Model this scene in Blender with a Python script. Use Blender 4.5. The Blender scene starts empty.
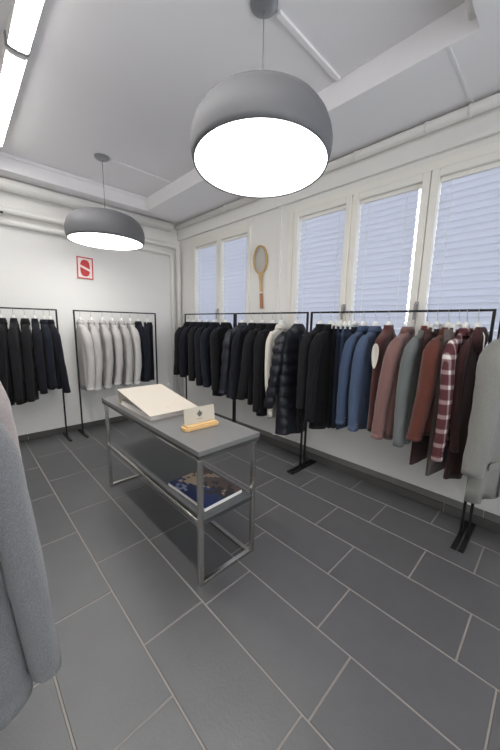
import bpy, bmesh, math, random
from math import sin, cos, pi, radians
from mathutils import Vector, Matrix, noise

S = bpy.context.scene
C = S.collection
random.seed(4)

# ------------------------------------------------------------------ materials
def srgb(r, g, b):
    f = lambda c: (c / 12.92 if c <= .04045 else ((c + .055) / 1.055) ** 2.4)
    return (f(r / 255), f(g / 255), f(b / 255), 1)

def mat(name, col, rough=.6, metal=0., bump=0., bscale=60., vary=0., vscale=8., spec=.5, sheen=0., stretch=None):
    m = bpy.data.materials.new(name); m.use_nodes = True
    nt = m.node_tree; b = nt.nodes['Principled BSDF']
    b.inputs['Base Color'].default_value = col
    b.inputs['Roughness'].default_value = rough
    b.inputs['Metallic'].default_value = metal
    b.inputs['Specular IOR Level'].default_value = spec
    if sheen: b.inputs['Sheen Weight'].default_value = sheen
    tc = nt.nodes.new('ShaderNodeTexCoord')
    vec = tc.outputs['Object']
    if stretch:
        mp = nt.nodes.new('ShaderNodeMapping'); mp.inputs['Scale'].default_value = stretch
        nt.links.new(vec, mp.inputs[0]); vec = mp.outputs[0]
    if vary:
        n = nt.nodes.new('ShaderNodeTexNoise'); n.inputs['Scale'].default_value = vscale; n.inputs['Detail'].default_value = 4
        nt.links.new(vec, n.inputs['Vector'])
        mx = nt.nodes.new('ShaderNodeMix'); mx.data_type = 'RGBA'
        mx.inputs['A'].default_value = tuple(c * (1 - vary) for c in col[:3]) + (1,)
        mx.inputs['B'].default_value = tuple(min(1, c * (1 + vary)) for c in col[:3]) + (1,)
        nt.links.new(n.outputs['Fac'], mx.inputs['Factor']); nt.links.new(mx.outputs['Result'], b.inputs['Base Color'])
    if bump:
        n2 = nt.nodes.new('ShaderNodeTexNoise'); n2.inputs['Scale'].default_value = bscale; n2.inputs['Detail'].default_value = 3
        nt.links.new(vec, n2.inputs['Vector'])
        bp = nt.nodes.new('ShaderNodeBump'); bp.inputs['Strength'].default_value = bump; bp.inputs['Distance'].default_value = .01
        nt.links.new(n2.outputs['Fac'], bp.inputs['Height']); nt.links.new(bp.outputs['Normal'], b.inputs['Normal'])
    return m

def emit(name, col, s):
    m = bpy.data.materials.new(name); m.use_nodes = True
    b = m.node_tree.nodes['Principled BSDF']
    b.inputs['Base Color'].default_value = (.8, .8, .8, 1)
    b.inputs['Emission Color'].default_value = col; b.inputs['Emission Strength'].default_value = s
    return m

def fabric(name, col, sheen=.25, vary=.18, vscale=260, bump=.25, bscale=420, rough=.9):
    return mat(name, col, rough, 0, bump, bscale, vary, vscale, .2, sheen)

M = {}
M['wall'] = mat('painted_wall', srgb(238, 236, 233), .75, 0, .12, 14, .015, 3, .3, stretch=(1, 1, 3))
M['ceiling'] = mat('painted_ceiling', srgb(240, 238, 240), .85, 0, .05, 8, .01, 2, .2)
M['trimwhite'] = mat('white_gloss_paint', srgb(236, 234, 230), .45, 0, .03, 20)
M['frame'] = mat('cream_window_paint', srgb(238, 235, 228), .4, 0, .03, 15)
M['grout'] = mat('grout', srgb(158, 152, 146), .9, 0, .2, 200)
M['skirt'] = mat('dark_skirting_tile', srgb(84, 82, 81), .5, 0, .1, 60, .12, 10)
M['skirtlight'] = mat('grey_skirting_tile', srgb(118, 117, 115), .5, 0, .1, 60, .12, 10)
def tile_mat(i):
    k = 1 + (random.random() - .5) * .07
    return mat('slate_tile', tuple(c * k for c in srgb(88, 88, 90)[:3]) + (1,), .45, 0, .08, 90, .14, 7, 1.0)
M['tiles'] = [tile_mat(i) for i in range(5)]
M['black'] = mat('black_powder_coat', srgb(24, 24, 25), .45, .2, .05, 200)
M['chrome'] = mat('brushed_chrome', srgb(205, 203, 199), .24, 1)
M['steel'] = mat('hook_steel', srgb(170, 170, 170), .3, 1)
M['slab'] = mat('grey_table_board', srgb(116, 115, 115), .42, 0, .04, 80, .05, 6)
M['shelf'] = mat('grey_shelf_board', srgb(100, 101, 103), .4, 0, .04, 80, .05, 6)
M['edge'] = mat('dark_table_edge', srgb(62, 62, 62), .5)
M['hanger'] = mat('white_plastic', srgb(238, 236, 232), .4)
M['shade'] = mat('grey_lamp_enamel', srgb(104, 104, 108), .6, 0, .02, 20)
M['canopy'] = mat('grey_metal_canopy', srgb(140, 141, 146), .3, .3)
M['cord'] = mat('grey_cord', srgb(150, 150, 150), .6)
M['diffuser'] = emit('lit_opal_diffuser', (1, .985, .96, 1), 2.3)
M['tube'] = emit('lit_tube', (1, .98, .94, 1), 11)
M['dark'] = mat('dark_grey_plastic', srgb(70, 70, 72), .5)
M['cream'] = mat('cream_linen_board', srgb(206, 197, 184), .75, 0, .15, 350, .04, 200)
M['paper'] = mat('white_paper', srgb(240, 237, 234), .8, 0, .3, 150, .03, 120, stretch=(1, 1, 40))
M['wood'] = mat('beech_wood', srgb(222, 182, 124), .5, 0, .1, 40, .14, 12, stretch=(6, 1, 6))
M['racketwood'] = mat('racket_wood', srgb(205, 172, 112), .4, 0, .1, 50, .15, 14)
M['grip'] = mat('tan_leather_grip', srgb(176, 122, 84), .7, 0, .4, 90, .15, 40)
M['string'] = mat('racket_string', srgb(205, 202, 198), .6)
M['white'] = mat('white_band', srgb(240, 238, 234), .5)
M['red'] = mat('red_print', srgb(206, 62, 62), .55)
M['signwhite'] = mat('sign_white', srgb(244, 232, 228), .5)
M['card'] = mat('kraft_card', srgb(196, 188, 174), .8, 0, .1, 300, .05, 200)
M['ink'] = mat('dark_ink', srgb(82, 78, 72), .8)
M['logo'] = mat('faint_stamp', srgb(190, 165, 150), .8)
M['blue'] = mat('cover_blue', srgb(36, 52, 104), .3)
M['tan'] = mat('cover_tan', srgb(188, 166, 138), .3)
M['brown'] = mat('cover_brown', srgb(104, 84, 76), .3)
M['dbrown'] = mat('cover_dark', srgb(48, 42, 42), .3)
M['paleblue'] = mat('cover_pale', srgb(150, 160, 190), .3)
# garments
M['blk1'] = fabric('black_wool', srgb(22, 22, 25), .06)
M['blk2'] = fabric('charcoal_black_wool', srgb(28, 28, 31), .06)
M['nvy1'] = fabric('dark_navy_wool', srgb(25, 26, 34), .06)
M['nvy2'] = fabric('ink_navy_twill', srgb(28, 31, 41), .06)
M['puff'] = mat('black_nylon', srgb(24, 25, 33), .42, 0, .25, 60, .1, 30, .5)
M['nylon'] = mat('navy_nylon', srgb(30, 32, 42), .5, 0, .25, 50, .1, 30, .5)
M['stone'] = fabric('stone_cotton', srgb(182, 178, 176), .15, .06)
M['stone2'] = fabric('off_white_cotton', srgb(190, 186, 183), .15, .06)
M['stone3'] = fabric('pale_grey_cotton', srgb(174, 171, 168), .15, .06)
M['cream_rib'] = fabric('cream_knit', srgb(226, 220, 208), .2, .06, 80, .5, 90)
M['denim'] = fabric('mid_blue_denim', srgb(64, 78, 103), .1, .3, 300)
M['denim2'] = fabric('blue_denim', srgb(72, 86, 110), .1, .3, 300)
M['denimd'] = fabric('dark_denim', srgb(42, 50, 68), .1, .3, 300)
M['rust'] = fabric('rust_suede', srgb(98, 53, 43), .3, .12)
M['brick'] = fabric('brick_red_wool', srgb(86, 48, 46), .3, .12)
M['mauve'] = fabric('mauve_suede', srgb(124, 92, 88), .35, .1)
M['sage'] = fabric('grey_green_wool', srgb(106, 110, 109), .25, .12)
M['burg'] = fabric('burgundy_jersey', srgb(70, 42, 42), .2, .12)
M['dburg'] = fabric('dark_burgundy', srgb(82, 48, 46), .2, .12)
M['taupe'] = fabric('taupe_wool', srgb(108, 96, 92), .2, .12)
M['gcoat'] = fabric('light_grey_wool', srgb(140, 139, 134), .3, .22, 160, .35, 260)
M['fcoat'] = fabric('mid_grey_wool', srgb(118, 118, 121), .3, .4, 220, .5, 300)
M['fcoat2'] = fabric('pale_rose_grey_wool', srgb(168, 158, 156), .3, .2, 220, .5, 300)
M['lining'] = fabric('white_fleece', srgb(226, 222, 210), .2, .06, 80, .5, 120)
M['liningdark'] = fabric('dark_lining', srgb(24, 24, 26))
M['button'] = mat('dark_button', srgb(40, 36, 34), .4)
M['copper'] = mat('copper_button', srgb(168, 138, 110), .4, .6)
M['drawcord'] = mat('white_drawcord', srgb(232, 228, 222), .8)

def plaid_mat():
    m = bpy.data.materials.new('plaid_flannel'); m.use_nodes = True
    nt = m.node_tree; b = nt.nodes['Principled BSDF']; b.inputs['Roughness'].default_value = .9
    tc = nt.nodes.new('ShaderNodeTexCoord'); sp = nt.nodes.new('ShaderNodeSeparateXYZ')
    nt.links.new(tc.outputs['Object'], sp.inputs[0])
    def stripes(sock, period, ph, width):
        a = nt.nodes.new('ShaderNodeMath'); a.operation = 'MULTIPLY_ADD'; a.inputs[1].default_value = 1 / period; a.inputs[2].default_value = ph
        nt.links.new(sock, a.inputs[0])
        f = nt.nodes.new('ShaderNodeMath'); f.operation = 'PINGPONG'; f.inputs[1].default_value = .5; nt.links.new(a.outputs[0], f.inputs[0])
        r = nt.nodes.new('ShaderNodeMapRange'); r.inputs['From Min'].default_value = width; r.inputs['From Max'].default_value = width + .08
        r.inputs['To Min'].default_value = 1; r.inputs['To Max'].default_value = 0
        nt.links.new(f.outputs[0], r.inputs['Value']); return r.outputs[0]
    ad = nt.nodes.new('ShaderNodeMath'); ad.operation = 'ADD'
    nt.links.new(sp.outputs['X'], ad.inputs[0]); nt.links.new(sp.outputs['Y'], ad.inputs[1])
    h = stripes(sp.outputs['Z'], .088, .1, .1); v = stripes(sp.outputs['X'], .048, .25, .09)
    s = nt.nodes.new('ShaderNodeMath'); s.operation = 'ADD'; nt.links.new(h, s.inputs[0]); nt.links.new(v, s.inputs[1])
    hf = nt.nodes.new('ShaderNodeMath'); hf.operation = 'MULTIPLY'; hf.inputs[1].default_value = .5; nt.links.new(s.outputs[0], hf.inputs[0])
    cr = nt.nodes.new('ShaderNodeValToRGB'); e = cr.color_ramp.elements
    e[0].color = srgb(86, 42, 46); e[1].color = srgb(226, 218, 212)
    mid = e.new(.5); mid.color = srgb(150, 124, 126)
    nt.links.new(hf.outputs[0], cr.inputs[0]); nt.links.new(cr.outputs[0], b.inputs['Base Color'])
    return m
M['plaid'] = plaid_mat()

def blind_mat():
    m = bpy.data.materials.new('pale_blind_slat'); m.use_nodes = True
    nt = m.node_tree; nt.nodes.remove(nt.nodes['Principled BSDF']); out = nt.nodes['Material Output']
    d = nt.nodes.new('ShaderNodeBsdfDiffuse'); d.inputs[0].default_value = srgb(214, 216, 228)
    t = nt.nodes.new('ShaderNodeBsdfTranslucent'); t.inputs[0].default_value = (.385, .405, .475, 1)
    mx = nt.nodes.new('ShaderNodeMixShader'); mx.inputs[0].default_value = .5
    nt.links.new(d.outputs[0], mx.inputs[1]); nt.links.new(t.outputs[0], mx.inputs[2]); nt.links.new(mx.outputs[0], out.inputs[0])
    return m
M['slat'] = blind_mat()

def glass_mat():
    m = bpy.data.materials.new('window_glass'); m.use_nodes = True
    nt = m.node_tree; nt.nodes.remove(nt.nodes['Principled BSDF']); out = nt.nodes['Material Output']
    t = nt.nodes.new('ShaderNodeBsdfTransparent'); t.inputs[0].default_value = (.93, .96, .97, 1)
    g = nt.nodes.new('ShaderNodeBsdfGlossy'); g.inputs[1].default_value = .02
    fr = nt.nodes.new('ShaderNodeFresnel'); fr.inputs[0].default_value = 1.4
    mx = nt.nodes.new('ShaderNodeMixShader')
    nt.links.new(fr.outputs[0], mx.inputs[0]); nt.links.new(t.outputs[0], mx.inputs[1]); nt.links.new(g.outputs[0], mx.inputs[2]); nt.links.new(mx.outputs[0], out.inputs[0])
    return m
M['glass'] = glass_mat()

# ------------------------------------------------------------------ builders
class MB:
    def __init__(s): s.v = []; s.f = []; s.mi = []
    def add(s, v, f, mi=0):
        b = len(s.v); s.v += [Vector(p) for p in v]; s.f += [tuple(i + b for i in q) for q in f]; s.mi += [mi] * len(f); return s
    def box(s, x0, x1, y0, y1, z0, z1, mi=0):
        x0, x1 = sorted((x0, x1)); y0, y1 = sorted((y0, y1)); z0, z1 = sorted((z0, z1))
        v = [(x0, y0, z0), (x1, y0, z0), (x1, y1, z0), (x0, y1, z0), (x0, y0, z1), (x1, y0, z1), (x1, y1, z1), (x0, y1, z1)]
        return s.add(v, [(0, 3, 2, 1), (4, 5, 6, 7), (0, 1, 5, 4), (1, 2, 6, 5), (2, 3, 7, 6), (3, 0, 4, 7)], mi)
    def rings(s, R, cap0=True, cap1=True, mi=0):
        n = len(R[0]); v = [p for r in R for p in r]; f = []
        for i in range(len(R) - 1):
            for j in range(n):
                k = (j + 1) % n
                f.append((i * n + j, i * n + k, (i + 1) * n + k, (i + 1) * n + j))
        if cap0: f.append(tuple(reversed(range(n))))
        if cap1: f.append(tuple(range((len(R) - 1) * n, len(R) * n)))
        return s.add(v, f, mi)
    def tube(s, pts, r, n=10, caps=True, ry=None, mi=0):
        pts = [Vector(p) for p in pts]; R = []; u = None
        for i, p in enumerate(pts):
            t = (pts[min(i + 1, len(pts) - 1)] - pts[max(i - 1, 0)]).normalized()
            if u is None:
                u = t.orthogonal().normalized()
            else:
                u = (u - t * u.dot(t)).normalized()
            w = t.cross(u); rr = r[i] if isinstance(r, (list, tuple)) else r
            R.append([p + u * (rr * cos(2 * pi * k / n)) + w * (rr * sin(2 * pi * k / n)) for k in range(n)])
        return s.rings(R, caps, caps, mi)
    def lathe(s, prof, n=48, c=(0, 0, 0), cap0=False, cap1=False):
        R = [[Vector((c[0] + r * cos(2 * pi * k / n), c[1] + r * sin(2 * pi * k / n), c[2] + z)) for k in range(n)] for r, z in prof]
        return s.rings(R, cap0, cap1)
    def prism(s, poly, axis, d0, d1, mi=0):
        def P(a, b, d): return {'x': (d, a, b), 'y': (a, d, b), 'z': (a, b, d)}[axis]
        n = len(poly); v = [P(a, b, d0) for a, b in poly] + [P(a, b, d1) for a, b in poly]
        f = [tuple(range(n)), tuple(range(2 * n - 1, n - 1, -1))] + [(i, i + n, (i + 1) % n + n, (i + 1) % n) for i in range(n)]
        return s.add(v, f, mi)
    def build(s, name, m, parent=None, smooth=False, bevel=0., kind=None, label=None, sub=0):
        me = bpy.data.meshes.new(name); me.from_pydata(s.v, [], s.f)
        ms = m if isinstance(m, list) else [m]
        for x in ms: me.materials.append(x)
        for p, i in zip(me.polygons, s.mi): p.material_index = i; p.use_smooth = smooth
        bm = bmesh.new(); bm.from_mesh(me); bmesh.ops.recalc_face_normals(bm, faces=bm.faces); bm.to_mesh(me); bm.free()
        o = bpy.data.objects.new(name, me); C.objects.link(o)
        if parent: o.parent = parent
        if bevel:
            b = o.modifiers.new('b', 'BEVEL'); b.width = bevel; b.segments = 2; b.limit_method = 'ANGLE'
        if sub:
            b = o.modifiers.new('s', 'SUBSURF'); b.levels = sub; b.render_levels = sub
        if kind: o['kind'] = kind
        if label: o['label'] = label
        return o

def thing(name, label, cat, loc=(0, 0, 0), rz=0., group=None):
    o = bpy.data.objects.new(name, None); C.objects.link(o)
    o.location = loc; o.rotation_euler = (0, 0, rz); o['label'] = label; o['category'] = cat
    if group: o['group'] = group
    return o
def tag(o, label, cat, group=None):
    o['label'] = label; o['category'] = cat
    if group: o['group'] = group
    return o
def struct(name, mb, m, parent=None, **k):
    o = mb.build(name, m, parent, **k)
    if not parent: o['kind'] = 'structure'
    return o

# ------------------------------------------------------------------ room
XB, YW = 4.06, -2.475            # far wall, window wall
XR, YL = -1.7, 1.35              # walls beside and behind the viewpoint
ZC, ZS = 2.85, 2.70              # ceiling, lowered strip along the walls
YS, XS = -1.87, 3.80

# floor: every tile a bevelled plate in the same mesh over a grout bed
fm = MB()
fm.box(XR, XB, YW, YL, -.05, -.003, 0)
TW, TL, GR = .3002, .6000, .0035
row_off = {1: 1.421, 0: 1.064, -1: 1.033, -2: .595, -3: .726, -4: 1.013, -5: .769}
# joint lines run along x at y = -.4386 - k*.3002 ; a row sits below each line
for k in range(-7, 8):
    ya = -.4386 - k * TW; yb = ya - TW
    if ya <= YW or yb >= YL: continue
    off = {-1: 1.421, 0: 1.062, 1: 1.036, 2: .598, 3: .730, 4: 1.013, 5: .772, 6: 1.07}.get(k, 1.2 + .31 * (k % 2))
    x = off - 6 * TL
    while x < XB:
        x0, x1 = max(x, XR), min(x + TL, XB)
        if x1 - x0 > .02:
            a, b = max(yb, YW), min(ya, YL)
            g = GR; mi = 1 + random.randrange(5)
            v = [(x0 + g, a + g, -.002), (x1 - g, a + g, -.002), (x1 - g, b - g, -.002), (x0 + g, b - g, -.002),
                 (x0 + g + .002, a + g + .002, 0), (x1 - g - .002, a + g + .002, 0), (x1 - g - .002, b - g - .002, 0), (x0 + g + .002, b - g - .002, 0)]
            fm.add(v, [(4, 5, 6, 7), (0, 1, 5, 4), (1, 2, 6, 5), (2, 3, 7, 6), (3, 0, 4, 7)], mi)
        x += TL
struct('floor', fm, [M['grout']] + M['tiles'])

T = .22
struct('wall_back', MB().box(XB, XB + T, YW - T, YL + T, -.05, ZC + .2), M['wall'])
struct('wall_left', MB().box(XR, XB, YL, YL + T, -.05, ZC + .2), M['wall'])
# wall behind the viewpoint; wide glazed opening added to brighten the ceiling
WFILL = (-2.0, .95, .35, 2.45)
wf = MB().box(XR - T, XR, YW - T, WFILL[0], -.05, ZC + .2).box(XR - T, XR, WFILL[1], YL + T, -.05, ZC + .2)
wf.box(XR - T, XR, WFILL[0], WFILL[1], -.05, WFILL[2]).box(XR - T, XR, WFILL[0], WFILL[1], WFILL[3], ZC + .2)
struct('wall_front', wf, M['wall'])
# window wall with two openings
W1 = (2.557, 3.72); W2 = (-.62, 2.028); ZW0, ZW1 = .95, 2.466
w = MB()
w.box(XR, XB, YW - T, YW, -.05, ZW0); w.box(XR, XB, YW - T, YW, ZW1, ZC + .2)
for a, b in ((XR, W2[0]), (W2[1], W1[0]), (W1[1], XB)): w.box(a, b, YW - T, YW, ZW0, ZW1)
struct('wall_right', w, M['wall'])
c = MB().box(XR - T, XB + T, YW - T, YL + T, ZC, ZC + .2)
struct('ceiling', c, M['ceiling'])
# lowered strip: along the window wall (wider past its corner by the viewpoint) and along the far wall
struct('trim_1', MB().prism([(XR, YW), (XB, YW), (XB, YS), (.46, YS), (.46, -1.0), (XR, -1.0)], 'z', ZS, ZC - .001), M['ceiling'], bevel=.004)
struct('trim_2', MB().box(XS, XB, YS + .001, YL, ZS, ZC - .001), M['ceiling'], bevel=.004)
struct('trim_3', MB().box(XR, XB, YW, YW + .035, 2.50, ZS - .001), M['wall'], bevel=.006)     # lintel strip above the windows
struct('trim_4', MB().box(XS - .008, XS + .03, YS - .03, YS + .028, ZS - .006, ZC - .002), M['trimwhite'])
struct('trim_5', MB().box(XS - .012, XS, YS + .03, YL, ZC - .035, ZC - .002), M['ceiling'])
struct('trim_6', MB().box(.575, .587, YW + .04, YS - .005, ZS - .005, ZS - .0005), M['ceiling'])
struct('trim_7', MB().box(2.115, 2.15, YW, YW + .018, .12, 2.5), M['wall'], bevel=.004)
# skirting: dark tile course, lighter upper course on the window wall, single tiles parted by joints
def skirt(name, along, a0, a1, fixed, sgn, z0, z1, th, m, step, off):
    mb = MB(); p = a0 + off - step
    while p < a1:
        q0, q1 = max(p, a0), min(p + step, a1)
        if q1 - q0 > .01:
            if along == 'x': mb.box(q0 + .0015, q1 - .0015, fixed, fixed + sgn * th, z0, z1)
            else: mb.box(fixed, fixed + sgn * th, q0 + .0015, q1 - .0015, z0, z1)
        p += step
    return struct(name, mb, m, bevel=.0015)
skirt('baseboard_right', 'x', XR, XB - .02, YW, 1, .002, .068, .014, M['skirt'], .6, .35)
skirt('baseboard_right_upper', 'x', XR, XB - .02, YW, 1, .071, .122, .011, M['skirtlight'], .6, .12)
skirt('baseboard_back', 'y', YW, YL, XB, -1, .002, .072, .014, M['skirt'], .6, .2)

# pipes
def pipe(name, label, pts, r, clips=()):
    def rounded(pts):
        out = [Vector(pts[0])]
        for i in range(1, len(pts) - 1):
            p = Vector(pts[i]); a = (Vector(pts[i - 1]) - p).normalized(); b = (Vector(pts[i + 1]) - p).normalized(); R = r * 2.2
            for t in (0, .2, .4, .6, .8, 1):
                out.append((p + a * R) * (1 - t) ** 2 + p * 2 * t * (1 - t) + (p + b * R) * t ** 2)
        out.append(Vector(pts[-1])); return out
    t = thing(name, label, 'pipe', pts[0])
    o = MB().tube([p - Vector(pts[0]) for p in rounded(pts)], r, 18).build('tube', M['trimwhite'], t, True)
    for cpos, ax in clips:
        d = Vector(cpos) - Vector(pts[0]); a = Vector(ax) * .008
        MB().tube([d - a, d + a], r + .005, 18).build('clip', M['trimwhite'], t, True)
    return t
pipe('heating_pipe', 'white pipe with clips running above both windows along the window wall', [(XR + .05, YW + .075, 2.655), (4.0, YW + .075, 2.655)], .032,
     [((x, YW + .075, 2.655), (1, 0, 0)) for x in (.58, .82, 1.32, 2.0, 2.9)])
pipe('heating_pipe', 'thick white pipe under the lowered ceiling edge, uppermost along the far wall', [(3.985, YL - .05, 2.635), (3.985, -2.30, 2.635)], .058)
pipe('heating_pipe', 'white pipe along the far wall turning down in the very corner', [(4.015, YL - .05, 2.405), (4.015, -2.42, 2.405), (4.015, -2.42, .08)], .033)
pipe('heating_pipe', 'lower white pipe along the far wall turning down beside the corner pipe', [(4.022, YL - .05, 2.295), (4.022, -2.325, 2.295), (4.022, -2.325, .08)], .028)
t = thing('pipe_valve', 'small dark valve on the pipes high at the left edge of the far wall', 'valve', (3.95, -.42, 2.36))
MB().tube([(.05, 0, 0), (-.02, 0, 0)], .014, 12).build('stem', M['dark'], t, True)
MB().tube([(-.02, -.035, 0), (-.02, .035, 0)], .01, 12).build('lever', M['dark'], t, True)

# conduits on the ceiling and the short bracket by the strip's corner
tag(MB().box(1.165, 1.195, -1.86, -1.292, ZC - .018, ZC - .001).build('cable_duct', M['ceiling'], bevel=.003), 'ceiling cable duct running from the near pendant to the lowered strip', 'cable duct')
tag(MB().box(3.185, 3.205, -1.86, -1.228, ZC - .014, ZC - .001).build('cable_duct', M['ceiling'], bevel=.003), 'ceiling cable duct running from the far pendant to the lowered strip', 'cable duct')
t = thing('pipe_stub', 'short white pipe stub at the corner of the lowered ceiling strip, top right', 'pipe', (.435, -.96, 2.72))
MB().tube([(0, 0, .02), (0, -.6, .02), (0, -.80, -.01), (0, -.86, -.03)], .018, 14).build('tube', M['trimwhite'], t, True)
t.location = (.49, -1.0, 2.79)

# ------------------------------------------------------------------ windows and blinds
def ring_box(mb, x0, x1, z0, z1, wd, y0, y1):
    mb.box(x0, x0 + wd, y0, y1, z0, z1); mb.box(x1 - wd, x1, y0, y1, z0, z1)
    mb.box(x0 + wd, x1 - wd, y0, y1, z0, z0 + wd); mb.box(x0 + wd, x1 - wd, y0, y1, z1 - wd, z1)
ZG0, ZG1 = 1.04, 2.352
blind_labels = {0: [], 1: []}
def window(name, x0, x1, sashes, handles):
    mb = MB(); ring_box(mb, x0, x1, ZW0, ZW1, .062, YW - .09, YW + .012)
    for (a, b), (c_, d) in zip(sashes[:-1], sashes[1:]):
        pass
    fr = struct(name, mb, M['frame'], bevel=.004)
    for g0, g1 in sashes:
        s = MB(); ring_box(s, g0 - .05, g1 + .05, ZG0 - .05, ZG1 + .05, .05, YW - .07, YW + .022)
        so = s.build('sash', M['frame'], fr, bevel=.005)
        MB().box(g0, g1, YW - .066, YW - .062, ZG0, ZG1).build('pane', M['glass'], so)
    for hx in handles:
        h = MB(); h.box(hx - .013, hx + .013, YW + .022, YW + .034, 1.455, 1.53); h.box(hx - .008, hx + .008, YW + .034, YW + .058, 1.498, 1.516)
        h.box(hx - .009, hx + .009, YW + .05, YW + .062, 1.40, 1.516)
        h.build('handle', M['steel'], fr, bevel=.003)
    mb = MB().box(x0 - .03, x1 + .03, YW - .05, YW + .05, ZW0 - .03, ZW0 - .001)
    sill = mb.build('window_sill', M['frame'], fr, bevel=.004)
    return fr
mb = MB()
for a, b in ((WFILL[0], WFILL[0] + .06), (-.56, -.50), (WFILL[1] - .06, WFILL[1])): mb.box(XR - .12, XR - .05, a, b, WFILL[2], WFILL[3])
for a, b in ((WFILL[2], WFILL[2] + .06), (WFILL[3] - .06, WFILL[3])): mb.box(XR - .12, XR - .05, WFILL[0] + .06, WFILL[1] - .06, a, b)
wf3 = struct('added_fill_window', mb, M['frame'], bevel=.004)  # unseen window, added to throw daylight up onto the ceiling
for a, b in ((WFILL[0] + .06, -.56), (-.50, WFILL[1] - .06)): MB().box(XR - .09, XR - .085, a, b, WFILL[2] + .06, WFILL[3] - .06).build('pane', M['glass'], wf3)
S1 = [(2.609, 3.075), (3.163, 3.641)]
S2 = [(-.38, .10), (.21, .728), (.835, 1.301), (1.415, 1.905)]
window('window_1', *W1, S1, [3.12])
window('window_2', *W2, S2, [1.36, .782, .155])
def blind(label, g0, g1, gap=0.):
    t = thing('venetian_blind', label, 'blind', ((g0 + g1) / 2, YW - .03, ZG1))
    hw = (g1 - g0) / 2 - .004; x0 = -hw + gap
    MB().box(-hw, hw, -.012, .024, -.03, -.001).build('head_rail', M['frame'], t, bevel=.003)
    s = MB(); z = -.04; H = ZG1 - ZG0 - .05
    n = 0
    while z > -H:
        # closed, slightly bowed slat
        R = []
        tilt = radians(62 + 3 * sin(n * 1.7))
        for k in range(5):
            u = (k - 2) / 2
            y = u * .0255 * cos(tilt) + (1 - u * u) * .003; zz = u * .0255 * sin(tilt)
            R.append((y, zz))
        v = [(x0, y, z + zz) for y, zz in R] + [(hw, y, z + zz) for y, zz in R]
        s.add(v, [(k, k + 1, k + 6, k + 5) for k in range(4)])
        z -= .0455; n += 1
    s.build('slats', M['slat'], t, True)
    MB().box(x0, hw, -.008, .012, -H - .012, -H).build('bottom_rail', M['frame'], t, bevel=.002)
    for xx in (x0 + .07, hw - .07):
        MB().tube([(xx, .014, -.03), (xx, .014, -H)], .0012, 6).build('ladder_cord', M['trimwhite'], t)
blind('closed pale blind in the smaller far window, pane nearest the corner', *S1[1])
blind('closed pale blind in the smaller far window, pane nearest the tennis racket', *S1[0])
blind('closed pale blind in the large window, pane nearest the tennis racket', *S2[3])
blind('pale blind with a bright strip of sky beside it, middle pane of the large window', *S2[2], .028)
blind('closed pale blind in the large window, pane at the right photo edge', *S2[1])
blind('closed pale blind in the large window, pane beyond the right photo edge', *S2[0])

# ------------------------------------------------------------------ lamps
def pendant(x, y, ztop, label, tilt=0.):
    t = thing('pendant_lamp', label, 'lamp', (x, y, ZC))
    MB().lathe([(.0, -.022), (.03, -.022), (.054, -.019), (.066, -.009), (.067, 0)], 40, cap1=True).build('canopy', M['canopy'], t, True)
    zt = ztop - ZC
    MB().tube([(0, 0, -.03), (0, 0, zt)], .0032, 8).build('cord', M['cord'], t, True)
    R = .352; h = .268
    prof = [(.001, 0), (.02, 0), (.022, -.008), (.08, -.011), (.15, -.014), (.22, -.025), (.272, -.046), (.31, -.076), (.333, -.11), (.346, -.148), (R, -.18), (.350, -.215), (.344, -.245), (.337, -h), (.330, -h), (.330, -.24), (.32, -.22)]
    MB().lathe(prof, 72, (0, 0, zt)).build('shade', M['shade'], t, True)
    MB().lathe([(.0005, -h + .012), (.16, -h + .010), (.26, -h + .008), (.331, -h + .006)], 72, (0, 0, zt)).build('diffuser', M['diffuser'], t, True)
    if tilt:
        # the shade hangs slightly askew, turned about its cord end
        ax = Vector((y, -x, 0)).normalized()
        mtx = Matrix.Translation((0, 0, zt)) @ Matrix.Rotation(tilt, 4, ax) @ Matrix.Translation((0, 0, -zt))
        for ch in t.children:
            if ch.name.split('.')[0] in ('shade', 'diffuser'): ch.matrix_local = mtx
    return t
pendant(1.204, -1.218, 2.405, 'large grey dome pendant lamp nearest, hanging over the table', radians(-4))
pendant(3.218, -1.155, 2.365, 'smaller looking grey dome pendant lamp farther off, near the far wall')

def batten(x0, x1, label):
    t = thing('tube_light', label, 'lamp', (x0, -.405, ZC))
    L = x1 - x0
    MB().box(0, L, -.048, .048, -.064, 0).build('housing', M['trimwhite'], t, bevel=.003)
    pr = [(-.045, -.064), (-.042, -.070), (-.03, -.075), (0, -.078), (.03, -.075), (.042, -.070), (.045, -.064)]
    MB().prism(pr, 'x', .012, L - .012).build('diffuser', M['tube'], t)
    for a, b in ((0, .012), (L - .012, L)):
        MB().prism([(p * 1.0, q * 1.0) for p, q in pr], 'x', a, b).build('end_cap', M['trimwhite'], t)
batten(2.30, 3.52, 'lit tube light on the ceiling, the farther of the two end to end')
batten(-.22, 1.0, 'added unseen tube light on the ceiling above the viewpoint, for more room light')  # extra tube out of view, put in for more room light
batten(1.04, 2.26, 'lit tube light on the ceiling, the nearer of the two end to end')
tag(MB().box(2.262, 2.298, -.46, -.35, ZC - .06, ZC - .001).build('cable_clip', M['canopy'], bevel=.006), 'grey connector clip between the two ceiling tube lights', 'clip')

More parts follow.
